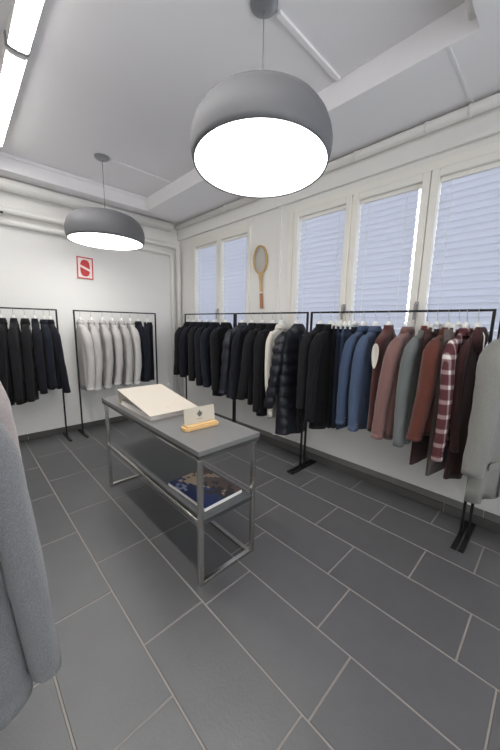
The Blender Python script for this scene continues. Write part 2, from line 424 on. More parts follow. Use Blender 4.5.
# ------------------------------------------------------------------ wall objects
# tennis racket
t = thing('tennis_racket', 'old wooden tennis racket hanging on the wall between the windows', 'racket', (2.383, YW + .02, 1.84))
t.rotation_euler = (0, radians(4.0), 0)
cz = .19; ra, rb = .094, .142
pts = [(ra * cos(a), 0, cz + rb * sin(a)) for a in [2 * pi * k / 48 for k in range(49)]]
mb = MB(); R = []
for k in range(48):
    a = 2 * pi * k / 48; R.append([Vector(((ra + o) * cos(a), yy, cz + (rb + o) * sin(a))) for o, yy in ((-.008, -.009), (.008, -.009), (.008, .009), (-.008, .009))])
R.append(R[0]); mb.rings(R, False, False)
mb.build('head_frame', M['racketwood'], t, True)
st = MB()
for i in range(-8, 9):
    x = i * .0105; h = rb * math.sqrt(max(0, 1 - (x / ra) ** 2)) - .004
    st.box(x - .0008, x + .0008, -.001, .001, cz - h, cz + h)
for i in range(-12, 13):
    z = i * .0112; h = ra * math.sqrt(max(0, 1 - (z / rb) ** 2)) - .003
    st.box(-h, h, -.001, .001, cz + z - .0008, cz + z + .0008)
st.build('strings', M['string'], t)
MB().rings([[Vector(p) for p in q] for q in ([(-.032, -.009, .06), (.032, -.009, .06), (.032, .009, .06), (-.032, .009, .06)], [(-.02, -.01, .0), (.02, -.01, .0), (.02, .01, .0), (-.02, .01, .0)], [(-.013, -.01, -.06), (.013, -.01, -.06), (.013, .01, -.06), (-.013, .01, -.06)], [(-.013, -.011, -.15), (.013, -.011, -.15), (.013, .011, -.15), (-.013, .011, -.15)])]).build('throat', M['racketwood'], t, bevel=.003)
MB().tube([(0, 0, -.15), (0, 0, -.165)], .0165, 8).build('grip_band', M['white'], t)
MB().tube([(0, 0, -.165), (0, 0, -.31), (0, 0, -.325)], [.0165, .0175, .0195], 8).build('grip', M['grip'], t)

# red emblem sign
t = thing('wall_sign', 'small white sign with red border and red emblem on the far wall', 'sign', (XB - .006, -1.187, 1.955))
t.rotation_euler = (radians(1.5), 0, 0)
hw, hh = .088, .124
MB().box(-.004, .004, -hw, hw, -hh, hh).build('board', M['signwhite'], t, bevel=.001)
f = MB()
for y0, y1, z0, z1 in ((-hw, -hw + .013, -hh, hh), (hw - .013, hw, -hh, hh), (-hw + .013, hw - .013, hh - .013, hh), (-hw + .013, hw - .013, -hh, -hh + .013)):
    f.box(-.0065, -.0035, y0, y1, z0, z1)
f.build('border', M['red'], t)
# in the photo's view +y is to the left: emblem = rounded oval split by a slanting white band falling to the right
def emblem(upper):
    pts = []; n = 40
    ex, ez = .052, .094
    prof = []
    for k in range(n):
        a = 2 * pi * k / n; cx, sz = cos(a), sin(a)
        x = ex * math.copysign(abs(cx) ** .75, cx); z = ez * math.copysign(abs(sz) ** .75, sz)
        prof.append((x, z))
    # clip polygon with the slanted line
    def side(p): 
        d = p[1] - (-.42 * p[0])
        return d - .013 if upper else -d - .013
    out = []
    for i, p in enumerate(prof):
        q = prof[(i + 1) % n]; a, b = side(p), side(q)
        if a >= 0: out.append(p)
        if a * b < 0: tt = a / (a - b); out.append((p[0] + (q[0] - p[0]) * tt, p[1] + (q[1] - p[1]) * tt))
    return MB().prism([(-x, z) for x, z in out], 'x', -.0065, -.0035)
emblem(True).build('emblem_half', M['red'], t); emblem(False).build('emblem_half', M['red'], t)

# socket with plug and cord low in the corner
t = thing('wall_socket', 'white wall socket with plugged cord low in the corner under the black jackets', 'socket', (XB - .001, -2.245, .42))
MB().box(-.012, 0, -.04, .04, -.04, .04).build('plate', M['white'], t, bevel=.003)
MB().tube([(-.012, 0, 0), (-.045, 0, 0)], .019, 14).build('plug', M['white'], t, True)
MB().tube([(-.04, 0, .01), (-.06, .01, .05), (-.03, .02, .12), (-.012, .02, .25), (-.012, .02, .38)], .005, 8).build('cord', M['white'], t, True)

# ------------------------------------------------------------------ display table
t = thing('display_table', 'chrome framed display table with grey top and lower shelf', 'table', (1.13, -.775, 0), radians(-.6))
Lx, Dy = 1.325, .385        # leg to leg, x away, y to -Dy
tb = .024
def tbox(mb, *a): return mb.box(*a)
MB().box(-.012, Lx + .012, .012, -Dy - .012, .724, .75).build('table_top', [M['slab']], t, bevel=.002)
MB().box(-.010, Lx + .010, .010, -Dy - .010, .708, .7235).build('top_rim', M['edge'], t, bevel=.001)
for lx in (0, Lx - tb):
    for ly in (0, -Dy + tb):
        MB().box(lx, lx + tb, ly, ly - tb, 0.001, .694).build('leg', M['chrome'], t, bevel=.002)
for lx in (0, Lx - tb):
    MB().box(lx, lx + tb, -tb, -Dy + tb, .001, .023).build('foot_bar', M['chrome'], t, bevel=.002)
    MB().box(lx, lx + tb, 0, -Dy, .694, .708).build('top_bar', M['chrome'], t, bevel=.002)
    MB().box(lx + .004, lx + tb - .004, -tb, -Dy + tb, .345, .364).build('shelf_bar', M['edge'], t)
for ly in (0, -Dy + tb):
    MB().box(tb, Lx - tb, ly - .002, ly - tb + .002, .350, .372).build('side_bar', M['chrome'], t, bevel=.002)
    MB().box(tb, Lx - tb, ly - .002, ly - tb + .002, .694, .708).build('top_bar', M['chrome'], t, bevel=.002)
MB().box(tb, Lx - tb, -Dy + .05, -Dy + .05 - tb, .001, .022).build('floor_bar', M['chrome'], t, bevel=.002)
MB().box(tb * .3, Lx - tb * .3, -tb, -Dy + tb, .3645, .378).build('lower_shelf', M['shelf'], t, bevel=.001)

# sample binder
t = thing('ring_binder', 'large cream sample binder with sloping cover lying on the table', 'binder', (1.68, -.80, .7505), radians(-1.5))
bw, bl = .305, .53
MB().box(0, bl, 0, -bw, 0, .003).build('back_board', M['cream'], t, bevel=.001)
pg = MB()
for i in range(7):
    o = .004 * ((i * 37) % 5) / 4
    pg.box(.006 + o, bl - .03, -.006 - o * .6, -bw + .006, .0034 + i * .0038, .0034 + i * .0038 + .0034)
pg.build('pages', M['paper'], t)
MB().prism([(-.012, .0315), (-.012, .0355), (bl, .108), (bl + .003, .104)], 'y', .008, -bw - .03).build('front_cover', M['cream'], t, bevel=.001)
MB().box(bl - .003, bl + .001, .004, -bw - .026, .003, .102).build('spine', M['cream'], t, bevel=.001)
sl = math.atan2(.0725, bl + .012)
st = MB()
for k in range(10):
    a = 2 * pi * k / 10
    r = .012 if k % 2 else .007
    st.add([(-.0 + .07 + r * cos(a), -.155 + r * 1.3 * sin(a), 0), (.07 + .004 * cos(a + .3), -.155 + .004 * sin(a + .3), 0), (.07 + .006 * cos(a - .4), -.155 + .006 * sin(a - .4), 0)], [(0, 1, 2)])
for v in st.v: v.z = .0355 + (v.x + .012) * math.tan(sl) + .0006
st.build('stamp', M['logo'], t)

# wooden card holder with card
t = thing('card_holder', 'small beech wood card holder block on the table', 'card holder', (1.398, -.968, .7505), radians(-4))
def rrect(w, d, r, n=6):
    return [(sx * (w - r) + r * cos(a), sy * (d - r) + r * sin(a)) for sx, sy, a0 in ((1, 1, 0), (-1, 1, pi / 2), (-1, -1, pi), (1, -1, 3 * pi / 2)) for a in [a0 + pi / 2 * k / n for k in range(n + 1)]]
mb = MB(); mb.prism(rrect(.033, .113, .018), 'z', 0, .022)
mb.prism([p for p in rrect(.033, .113, .018) if p[0] < 2], 'z', .022, .0221)
# two lips leave a slot for the card
out = MB(); out.prism(rrect(.034, .113, .02), 'z', 0, .02)
out.box(-.034 + .004, -.004, -.1, .1, .02, .03); out.box(.004, .030, -.1, .1, .02, .03)
out.build('block', M['wood'], t, bevel=.004)
t2 = thing('name_card', 'grey kraft card with small dark emblem standing in the wooden holder', 'card', (1.398, -.968, .771), radians(-4))
cd = MB(); tl = .10
cd.add([(-.0008, -.1, 0), (-.0008, .1, 0), (tl * .12 - .0008, .1, tl), (tl * .12 - .0008, -.1, tl), (.0008, -.1, 0), (.0008, .1, 0), (tl * .12 + .0008, .1, tl), (tl * .12 + .0008, -.1, tl)], [(0, 3, 2, 1), (4, 5, 6, 7), (0, 1, 5, 4), (1, 2, 6, 5), (2, 3, 7, 6), (3, 0, 4, 7)])
cd.build('card', M['card'], t2)
em = MB()
def leafshape(cy, cz, ang, L, w):
    pts = []
    for k in range(10):
        a = 2 * pi * k / 10; u = L * cos(a); v = w * sin(a) * (1 - .3 * cos(a))
        pts.append((cy + u * cos(ang) - v * sin(ang), cz + u * sin(ang) + v * cos(ang)))
    em.prism(pts, 'x', -.0014, -.0009)
for ang, d in ((90, .014), (45, .010), (135, .010), (0, .013), (180, .013), (-50, .010), (-130, .010), (270, .012)):
    a = radians(ang); leafshape(d * cos(a), .060 + d * sin(a), a, .009, .0035)
for k in range(9): em.box(-.0014, -.0009, -.020 + k * .0045, -.020 + k * .0045 + .003, .030, .0325)
for v in em.v: v.x += v.z * .12
em.build('emblem', M['ink'], t2)

# magazine on the shelf
t = thing('magazine', 'glossy magazine with blue and brown cover on the lower shelf', 'magazine', (1.175, -.838, .3785), radians(1.5))
ml, mw = .362, .268
cov = MB(); rows = [
 "bbbbbbbbbbppbbb", "bbbbbbbbbppbpbb", "bbbbbbbbbbppbbb", "bbbbbbbbbbbbbtb", "bbbbbbbbdbbttbb", "bbbdddbddtttttt",
 "bbbddbbttttttdt", "ddddbbtdddttttt", "dtddddnndnnttnt", "ddtddnnnnnntttn", "ddnnnnddnnnttnn", "nddnnndnnnttnnn", "nnndnnnnntttnnn", "nnnnnnnntttnnnn"]
mi = {'b': 0, 'p': 1, 't': 2, 'n': 3, 'd': 4}
nr, nc = len(rows), len(rows[0])
NI, NJ = 54, 72
for i in range(NI):
    for j in range(NJ):
        u, v = (j + .5) / NJ, (i + .5) / NI
        du = .035 * noise.noise(Vector((u * 6, v * 6, 1))) + .03 * noise.noise(Vector((u * 17, v * 17, 2)))
        dv = .035 * noise.noise(Vector((u * 6, v * 6, 5))) + .03 * noise.noise(Vector((u * 17, v * 17, 7)))
        ch = rows[min(nr - 1, max(0, int((v + dv) * nr)))][min(nc - 1, max(0, int((u + du) * nc)))]
        x0, x1 = ml * j / NJ, ml * (j + 1) / NJ; y0, y1 = -mw * i / NI, -mw * (i + 1) / NI
        cov.add([(x0, y0, .0202), (x1, y0, .0202), (x1, y1, .0202), (x0, y1, .0202)], [(0, 1, 2, 3)], mi[ch])
cov.build('cover', [M['blue'], M['paleblue'], M['tan'], M['brown'], M['dbrown']], t)
MB().box(.001, ml - .001, -.001, -mw + .001, 0, .02).build('pages', M['paper'], t, bevel=.001)

# ------------------------------------------------------------------ clothes racks
RH = 1.453
def rack(label, a, b, axis, fixed, feet=.19):
    if axis == 'x': t = thing('clothes_rack', label, 'clothes rack', (a, fixed, 0))
    else: t = thing('clothes_rack', label, 'clothes rack', (fixed, a, 0), pi / 2)
    L = b - a; q = .008
    MB().box(-q, L + q, -q * .8, q * .8, RH - .007, RH + .0075).build('rail', M['black'], t, bevel=.002)
    for x in (0, L):
        MB().box(x - q, x + q, -q, q, .012, RH - .007).build('post', M['black'], t, bevel=.002)
        MB().box(x - .014, x + .014, -feet, feet, .001, .012).build('foot', M['black'], t, bevel=.002)
    return t
YR, XK, NR = -2.262, 3.872, .160
rack('black clothes rack in the corner under the smaller window, full of black blazers', 2.592, 3.60, 'x', YR)
rack('black clothes rack below the tennis racket, holding the dark coats and quilted coat', 1.604, 2.562, 'x', YR)
rack('black clothes rack below the large window, holding denim and red brown jackets', .300, 1.562, 'x', YR)
rack('black clothes rack at the right photo edge, holding the light grey coat', -.7, .262, 'x', YR)
rack('black clothes rack at the far wall, left, full of black jackets', -.815, .2, 'y', XK, .17)
rack('black clothes rack at the far wall under the red sign, holding pale shirts', -1.965, -.985, 'y', XK, .17)
rack('black clothes rack just beyond the left photo edge, holding the foreground grey coat', .45, 1.45, 'x', NR)

# ------------------------------------------------------------------ hangers and garments
def frame_of(side, s, tw):
    if side == 'win': return (s, YR, RH), radians(90 - tw)
    if side == 'back': return (XK, s, RH), radians(180 - tw)
    return (s, NR, RH), radians(270 + tw)
FAR = {'win': .82, 'back': .58, 'near': 1.}

def hanger(side, s, tw, short, clips=False, drop=0., th=.016):
    loc, rz = frame_of(side, s, tw)
    t = thing('clothes_hanger', f'white hanger holding the {short}', 'hanger', loc, rz, 'white hangers on the racks')
    far = FAR[side] * .92
    hook = []
    for k in range(15):
        a = radians(200 - 215 * k / 14)
        hook.append((.0165 * cos(a), 0, -.006 + .0165 * sin(a)))
    hook = hook[::-1]
    hook = hook[::-1]
    hook += [(.012, 0, -.028), (.003, 0, -.045), (0, 0, -.07 - drop)]
    MB().tube(hook, .0017, 8).build('hook', M['steel'], t, True)
    if clips:
        b = MB().box(-.11 * far, .11, -.004, .004, -.10, -.085); b.build('bar', M['hanger'], t, bevel=.002)
        MB().lathe([(.001, -.065), (.012, -.068), (.014, -.085), (.01, -.1)], 14).build('neck', M['hanger'], t, True)
        for x in (-.085 * far, .085): MB().box(x - .012, x + .012, -th - .007, th + .007, -.106, -.084).box(x - .012, x + .012, -th - .007, -th - .0035, -.132, -.106).box(x - .012, x + .012, th + .0035, th + .007, -.132, -.106).build('clip', M['hanger'], t, bevel=.003)
        return t
    R = []
    for k in range(21):
        u = -1 + k / 10; x = .104 * u * (far if u < 0 else 1)
        z = -.138 - .050 * abs(u) - drop
        ry = .008 + .006 * (1 - abs(u)); rzv = .008 + .012 * (1 - abs(u)) ** 2
        R.append([Vector((x, ry * cos(a), z + rzv * sin(a))) for a in [2 * pi * j / 10 for j in range(10)]])
    MB().rings(R).build('arms', M['hanger'], t, True)
    nk = MB().lathe([(.002, -.066 - drop), (.016, -.069 - drop), (.027, -.080 - drop), (.031, -.098 - drop), (.026, -.125 - drop), (.005, -.145 - drop)], 16)
    for v in nk.v: v.y *= .58; v.x *= 1.3 if v.x > 0 else 1.3 * min(1, far * 1.05)
    nk.build('neck', M['hanger'], t, True)
    return t

def se(a, b, n, th):
    c_, s_ = cos(th), sin(th)
    return (a * math.copysign(abs(c_) ** (2 / n), c_), b * math.copysign(abs(s_) ** (2 / n), s_))

NG = [0]
def garment(side, s, tw, name, cat, label, short, m, hem, slv=None, lean=0., out=.03, w=.185, b=.042, ry=.042, rx=.045,
            collar='fold', cm=None, quilt=0., cuff=None, cuffm=None, placket=1, pockets=0, buttons=0, belt=False, far_sleeve=True,
            vest=False, fold=1., drop=0., group=None, hemband=False, cords=False, lining=None, hm=None, bulge=None, flare=1.0, bm_=None, draw_hanger=True):
    """One hanging top: local x runs shoulder to shoulder (+x into the room), local z = 0 is the rail. hem and slv are heights above the floor."""
    NG[0] += 1; seed = NG[0] * 7.31
    loc, rz = frame_of(side, s, tw)
    g = thing(name, label, cat, loc, rz, group)
    far = FAR[side]; fs = 1 if side == 'near' else -1
    HZ = hem - RH
    m2 = cm or m
    N = 44
    def nz(x, z, k=0.): return noise.noise(Vector((x * 11 + seed, z * 2.1 + k, seed * .37)))
    def amp(z): t = max(0, min(1, (-.25 - z) / .5)); return (.004 + .012 * t) * fold
    def q(z):
        if not quilt: return 1.
        return .84 + .26 * abs(sin(pi * (z - .03) / quilt)) ** .6
    prof = [(HZ, w * .98 * flare, b * 1.18)]
    k = 10
    for i in range(1, k + 1):
        t = i / k; z = HZ + (-.34 - HZ) * t
        prof.append((z, w * (.98 * flare + (.93 - .98 * flare) * t), b * (1.18 - .18 * t)))
    if quilt:
        prof = []
        n = int((-.30 - HZ) / (quilt / 6))
        for i in range(n + 1):
            t = i / n; z = HZ + (-.30 - HZ) * t
            prof.append((z, w * (1.0 - .06 * t), b * (1.2 - .2 * t)))
    prof += [(-.285, w * .955, b * .98), (-.245, w * .985, b * .92), (-.218, w * 1.0, b * .96), (-.200, w * .97, b * .92), (-.186, w * .86, b * .96), (-.174, w * .72, b * 1.0),
             (-.160, w * .56, b * 1.0), (-.147, w * .43, b * .94), (-.134, .066, .034), (-.125, .058, .030)]
    R = []
    for z, a, bb in prof:
        ring = []
        for j in range(N):
            th = 2 * pi * j / N
            x, y = se(a, bb * q(z), 2.6, th)
            if x < 0: x *= far
            A = amp(z)
            y += A * nz(x, z) * (1 if abs(sin(th)) > .2 else .4) + A * .9 * sin(x * 38 + seed + z * 3) * max(0, (-.3 - z)) 
            x += A * .5 * nz(y * 3, z, 5)
            zz = z - drop
            if z < -.5: zz += .012 * nz(x * .4, 0, 9) * (1 if z == HZ else .3)
            ring.append(Vector((x, y, zz)))
        R.append(ring)
    # turned-in hem so the cloth has an edge and a dark inside
    inner = [Vector((p.x * .96, p.y * .86, p.z + .004)) for p in R[0]]
    inner2 = [Vector((p.x * .93, p.y * .78, p.z + .05)) for p in R[0]]
    MB().rings([inner2, inner] + R, True, False).build('body', m, g, True)
    if hemband:
        MB().rings([[Vector((p.x * 1.025, p.y * 1.06 + .0, p.z - .012)) for p in R[0]], [Vector((p.x * 1.03, p.y * 1.08, p.z + .012)) for p in R[0]], [Vector((p.x * 1.01, p.y * 1.05, p.z + .035)) for p in R[0]]], True, True).build('hem_band', hm or m, g, True)
    # sleeves
    if slv is not None and not vest:
        SZ = slv - RH
        for sx in ((1, -1) if far_sleeve else (1,)):
            Rs = []; n = 22 if not quilt else int((-.2 - SZ) / (quilt / 6))
            fx = 1 if sx > 0 else far
            for i in range(n + 1):
                t = i / n; tt = t ** 1.0
                z = -.178 + (SZ + .178) * tt
                grow = min(1, (t / .10)) ** .5
                e = sin(pi * min(1, t / .9) * .9)
                cx = (w * .88 + (.016 * min(1, t / .2)) + out * t * t + (.018 if side == 'near' else .010) * sin(pi * t)) * sx * fx
                cy = fs * lean * (t ** 1.2) * (1 if sx > 0 else .3) + (bulge if bulge is not None else .014 * (1 if int(seed) % 2 else -1)) * sin(pi * t)
                r1 = rx * (.30 + .70 * grow) * (1 - .20 * t) * (1 if sx > 0 else .62 if far < .9 else 1)
                r2 = ry * (.30 + .70 * grow) * (1.05 - .16 * t)
                qq = q(z)
                ring = []
                for j in range(24):
                    th = 2 * pi * j / 24; x, y = se(r1, r2, 2.3, th)
                    f = qq * (1 + .10 * fold * noise.noise(Vector((cos(th) * 1.3 + seed, sin(th) * 1.3, z * 9 + sx))) + .05 * fold * noise.noise(Vector((cos(th) * 3, sin(th) * 3 + seed, z * 24))))
                    # the ring tilts at the shoulder so the sleeve head follows the slope
                    tilt = .75 * max(0, 1 - t / .22)
                    ring.append(Vector((cx + x * f, cy + y * f, z - drop - tilt * x * sx)))
                Rs.append(ring)
            last = Rs[-1]; ctr = sum(last, Vector()) / len(last)
            i1 = [ctr + (p - ctr) * .88 + Vector((0, 0, .002)) for p in last]; i2 = [ctr + (p - ctr) * .8 + Vector((0, 0, .04)) for p in last]
            so = MB().rings(Rs + [i1, i2]).build('sleeve', bm_ or m, g, True)
            if cuff:
                kk = max(2, int(n * cuff)); cr = [[(sum(r, Vector()) / len(r)) + (p - sum(r, Vector()) / len(r)) * 1.05 for p in r] for r in Rs[-kk:]]
                cr.append([ctr + (p - ctr) * .97 + Vector((0, 0, -.003)) for p in last])
                MB().rings(cr).build('cuff', cuffm or m, so, True)
                if sx > 0 and buttons:
                    cc = sum(Rs[-2], Vector()) / 24
                    for dz in (0, .022):
                        MB().tube([cc + Vector((rx * .2, fs * -ry * .98, dz)), cc + Vector((rx * .2, fs * -ry * 1.1, dz))], .0055, 10).build('cuff_button', M['copper'] if 'denim' in m.name else M['button'], so)
    if vest:
        # open armhole edged with a white lining band
        Rr = []
        for k in range(28):
            a = 2 * pi * k / 28
            cz, cy = -.310 + .088 * sin(a), (.024 + .006 * sin(a)) * cos(a)
            Rr.append((cy, cz))
        mb = MB(); outer = [Vector((w * .985 + .006, y * 1.0, z - drop)) for y, z in Rr]; inn = [Vector((w * .985 + .010, y * .8, -.315 + (z + .315) * .9 - drop)) for y, z in Rr]; deep = [Vector((w * .985 + .004, y * .72, -.315 + (z + .315) * .86 - drop)) for y, z in Rr]
        mb.rings([outer, inn, deep], False, True)
        mb.build('armhole', lining or M['lining'], g, True)
    # collar
    def cring(rx_, ry_, z, dx=0.): return [Vector((rx_ * cos(2 * pi * j / 28), .80 * ry_ * sin(2 * pi * j / 28) + dx, z - drop)) for j in range(28)]
    if collar == 'fold':
        MB().rings([cring(.062, .042, -.137), cring(.055, .036, -.119), cring(.052, .034, -.106), cring(.058, .039, -.104), cring(.071, .047, -.122), cring(.085, .053, -.150), cring(.081, .050, -.151), cring(.064, .044, -.126)], False, False).build('collar', m2, g, True)
    elif collar == 'coat':
        MB().rings([cring(.062, .042, -.137), cring(.055, .036, -.115), cring(.052, .034, -.100), cring(.059, .040, -.097), cring(.075, .047, -.120), cring(.096, .055, -.160), cring(.091, .052, -.161), cring(.066, .045, -.126)], False, False).build('collar', m2, g, True)
        for sx in (1, -1):
            f_ = -fs * b * .98 if placket > 0 else fs * b * .98
            yy = fs * b * 1.05
            MB().prism([(sx * .012, -.14 - drop), (sx * .05, -.125 - drop), (sx * .068, -.20 - drop), (sx * .045, -.26 - drop), (sx * .012, -.34 - drop)], 'y', yy, yy * 1.12).build('lapel', m2, g, bevel=.002)
    elif collar == 'band':
        MB().rings([cring(.062, .042, -.137), cring(.056, .036, -.115), cring(.054, .034, -.096), cring(.049, .030, -.096), cring(.052, .033, -.118)], False, False).build('collar', m2, g, True)
    elif collar == 'hood':
        hb = MB(); RR = []
        for i in range(9):
            t = i / 8; z = -.098 - .15 * t
            r1 = .078 * sin(pi * (.14 + .78 * t)) + .016; r2 = (.036 * sin(pi * (.14 + .78 * t)) + .010) * min(1.15, .55 + b * 10)
            RR.append([Vector((r1 * cos(2 * pi * j / 24) * (far if cos(2 * pi * j / 24) < 0 else 1), r2 * sin(2 * pi * j / 24) + fs * -.018 + .003 * sin(5 * 2 * pi * j / 24 + i), z - drop)) for j in range(24)])
        RR = [[p * 1 for p in r] for r in RR]
        hb.rings(RR, False, True).build('hood', m2, g, True)
        if cords:
            for sx in (1, -1):
                x = .035 * sx if sx > 0 else -.03
                MB().tube([(x, .036, -.12 - drop), (x + .010 * sx, .056, -.15 - drop), (x + .016 * sx, .062, -.22 - drop), (x + .02 * sx, .058, -.39 - drop)], .0032, 8).build('drawcord', M['drawcord'], g, True)
    # front closing and trims sit on the +y / -y faces just off the cloth
    if placket:
        yy = b * 1.04 * -fs * (-1 if placket < 0 else 1)
        z1 = -.15; z0 = HZ + .012
        n = 14; mb = MB(); v = []
        for i in range(n + 1):
            z = z1 + (z0 - z1) * i / n
            base = b * (.95 + .22 * max(0, (-.3 - z)) / max(.1, (-.3 - HZ))) * (1.0 if z < -.2 else .93)
            y = (base * 1.06 + .004 + .006 * max(0, -.3 - z)) * math.copysign(1, yy)
            v += [(-.016, y, z - drop), (.016, y, z - drop)]
        mb.add(v, [(2 * i, 2 * i + 1, 2 * i + 3, 2 * i + 2) for i in range(n)])
        po = mb.build('placket', m, g, True)
        sol = po.modifiers.new('t', 'SOLIDIFY'); sol.thickness = .003; sol.offset = 0
        for i in range(buttons):
            z = -.2 - (abs(HZ) - .3) * i / max(1, buttons - 1)
            y = (b * 1.18 + .006 + .008 * max(0, -.3 - z)) * math.copysign(1, yy)
            MB().tube([(0, y - .004, z - drop), (0, y + .004, z - drop)], .007, 10).build('button', M['copper'] if 'denim' in m.name else M['button'], g)
    for i in range(pockets):
        sx = 1 if i % 2 == 0 else -1
        z = -.36 if i < 2 and pockets > 2 or (pockets == 2 and HZ > -.8 and 'denim' in m.name) else HZ + .22
        yy = -fs * (b * 1.16 + .004)
        x = sx * w * .5 * (far if sx < 0 else 1)
        MB().box(x - .045, x + .045, yy - .003, yy + .003, z - .022 - drop, z + .018 - drop).build('pocket_flap', m, g, bevel=.002)
    if belt:
        for z in (-.56,):
            Rb = [[Vector((se(w * 1.03, b * 1.32, 2.6, 2 * pi * j / 36)[0] * (far if cos(2 * pi * j / 36) < 0 else 1), se(w * 1.03, b * 1.32, 2.6, 2 * pi * j / 36)[1], z + dz - drop)) for j in range(36)] for dz in (-.022, .022)]
            MB().rings(Rb, False, False).build('belt', m, g, True)
    if draw_hanger: hanger(side, s, tw, short, drop=drop)
    return g

def trousers(side, s, tw, label, short, m, bottom, w0=.10, w1=.085, th=.012, top=-.115, loops=True):
    NG[0] += 1; seed = NG[0] * 3.7
    loc, rz = frame_of(side, s, tw)
    g = thing('trousers', label, 'trousers', loc, rz)
    far = FAR[side]; Z1 = bottom - RH
    for sy in (-1, 1):
        R = []
        for i in range(16):
            t = i / 15; z = top - .035 + (Z1 - top + .035) * t
            a = w0 + (w1 - w0) * t
            ring = []
            for j in range(24):
                x, y = se(a, th * .48, 2.4, 2 * pi * j / 24)
                if x < 0: x *= far
                y += sy * th * .52 + .004 * noise.noise(Vector((x * 14 + seed, z * 5, sy)))
                x += .006 * noise.noise(Vector((seed, z * 6, sy * 3)))
                ring.append(Vector((x, y, z)))
            R.append(ring)
        lg = MB().rings(R).build('leg', m, g, True)
    R = [[Vector((se(w0 * 1.02, th * 1.06, 2.4, 2 * pi * j / 24)[0] * (far if cos(2 * pi * j / 24) < 0 else 1), se(w0, th * 1.06, 2.4, 2 * pi * j / 24)[1], z)) for j in range(24)] for z in (top - .04, top - .03, top - .004, top)]
    wb = MB().rings(R).build('waistband', m, g, True)
    if loops:
        for x in (-.05 * far, .012, .058): MB().box(x - .005, x + .005, -th * 1.06 - .003, -th * 1.06 + .001, top - .042, top + .002).build('belt_loop', m, wb)
    hanger(side, s, tw, short, clips=True, th=th)
    return g

# --- window wall, corner rack: black blazers
G1 = 'black blazers on the corner rack'
lb = lambda t: t
for s_, tw_, ln, sl, hm_, lab, sh, mm in [
    (3.515, -7, .01, .665, .69, 'black blazer nearest the corner, first on the rack under the smaller window', 'black blazer nearest the corner', M['blk2']),
    (3.375, -9, .0, .655, .67, 'black blazer second from the corner under the smaller window', 'second black blazer from the corner', M['nvy1']),
    (3.230, -12, -.03, .632, .65, 'black blazer third from the corner under the smaller window', 'third black blazer from the corner', M['blk2']),
    (3.085, -11, -.05, .600, .63, 'dark blazer fourth from the corner under the smaller window', 'fourth dark blazer from the corner', M['nvy1']),
    (2.940, -8, -.07, .605, .60, 'dark navy blazer fifth from the corner under the smaller window', 'fifth navy blazer from the corner', M['nvy2'])]:
    garment('win', s_, tw_, 'blazer', 'blazer', lab, sh, mm, hm_, sl, ln, collar='coat', pockets=2, buttons=2, ry=.048, group=G1)
garment('win', 2.735, 2, 'blazer', 'blazer', 'long black blazer last on the corner rack, beside the gap between two racks', 'black blazer last on the corner rack', M['blk1'], .515, .60, -.08, collar='coat', buttons=3, pockets=2, ry=.05, b=.046, group=G1)
# --- second rack: coats and puffer
garment('win', 2.455, 13, 'padded_jacket', 'jacket', 'dark navy padded jacket with high collar, first on the rack below the racket', 'dark navy padded jacket', M['nylon'], .535, .585, .04, collar='band', quilt=.14, b=.05, ry=.052, out=.04, cuff=.06)
garment('win', 2.300, 12, 'hooded_jacket', 'jacket', 'dark navy hooded jacket next to the padded jacket', 'dark navy hooded jacket', M['nvy1'], .56, .56, .02, collar='hood', pockets=2, b=.046, ry=.05, fold=1.8, cuff=.06)
garment('win', 2.150, 4, 'wool_coat', 'coat', 'black wool coat between hooded jacket and the longer black coat', 'black wool coat in the middle of its rack', M['blk2'], .53, .575, .08, collar='coat', buttons=3, pockets=2, b=.046, ry=.05)
garment('win', 2.012, 6, 'wool_coat', 'coat', 'longer black wool coat beside the cream white shirt', 'longer black wool coat', M['blk1'], .445, .50, -.03, collar='coat', buttons=4, pockets=2, b=.048, ry=.05)
garment('win', 1.902, 2, 'long_shirt', 'shirt', 'long cream white shirt squeezed between black coat and quilted coat', 'long cream white shirt', M['cream_rib'], .44, .47, -.05, collar='fold', buttons=5, b=.026, ry=.026, rx=.036, w=.165, out=.0)
garment('win', 1.712, 14, 'quilted_coat', 'coat', 'long black quilted down coat with hood and puffy sleeve', 'black quilted down coat', M['puff'], .325, .575, .07, collar='hood', quilt=.10, b=.050, ry=.050, rx=.055, out=.06, w=.195, fold=.8)
# --- third rack
garment('win', 1.465, 8, 'wool_jacket', 'jacket', 'black wool jacket first beside the double posts of two racks', 'black wool jacket beside the rack posts', M['blk2'], .56, .645, -.01, collar='band', pockets=2, b=.038, ry=.040, bulge=0)
garment('win', 1.362, 8, 'wool_coat', 'coat', 'black wool coat with turned up collar beside the dark jeans', 'black coat beside the jeans', M['blk1'], .475, .555, .0, collar='coat', buttons=3, pockets=2, b=.038, ry=.042, bulge=0)
for s_, lab, sh, mm, bt in [(1.278, 'thin black trousers clipped beside the black coat, left of the jeans', 'black trousers beside the jeans', M['blk1'], .49),
                            (1.238, 'dark blue jeans nearest the black trousers', 'dark jeans nearest the black trousers', M['denimd'], .50),
                            (1.198, 'faded blue jeans second from the black trousers', 'faded blue jeans', M['denim'], .50),
                            (1.158, 'dark indigo jeans nearest the denim shirt', 'dark jeans nearest the denim shirt', M['denimd'], .53)]:
    trousers('win', s_, 4, lab, sh, mm, bt)
garment('win', 1.080, 2, 'denim_shirt', 'shirt', 'darker blue denim shirt beside the jeans', 'darker denim shirt', M['denim'], .60, .61, .015, collar='fold', cuff=.09, buttons=5, pockets=2, b=.030, ry=.038, rx=.044)
garment('win', .990, 3, 'denim_shirt', 'shirt', 'lighter blue denim shirt beside the brick red vest', 'lighter denim shirt', M['denim2'], .575, .585, .0, collar='fold', cuff=.09, buttons=5, pockets=2, b=.030, ry=.038, rx=.044)
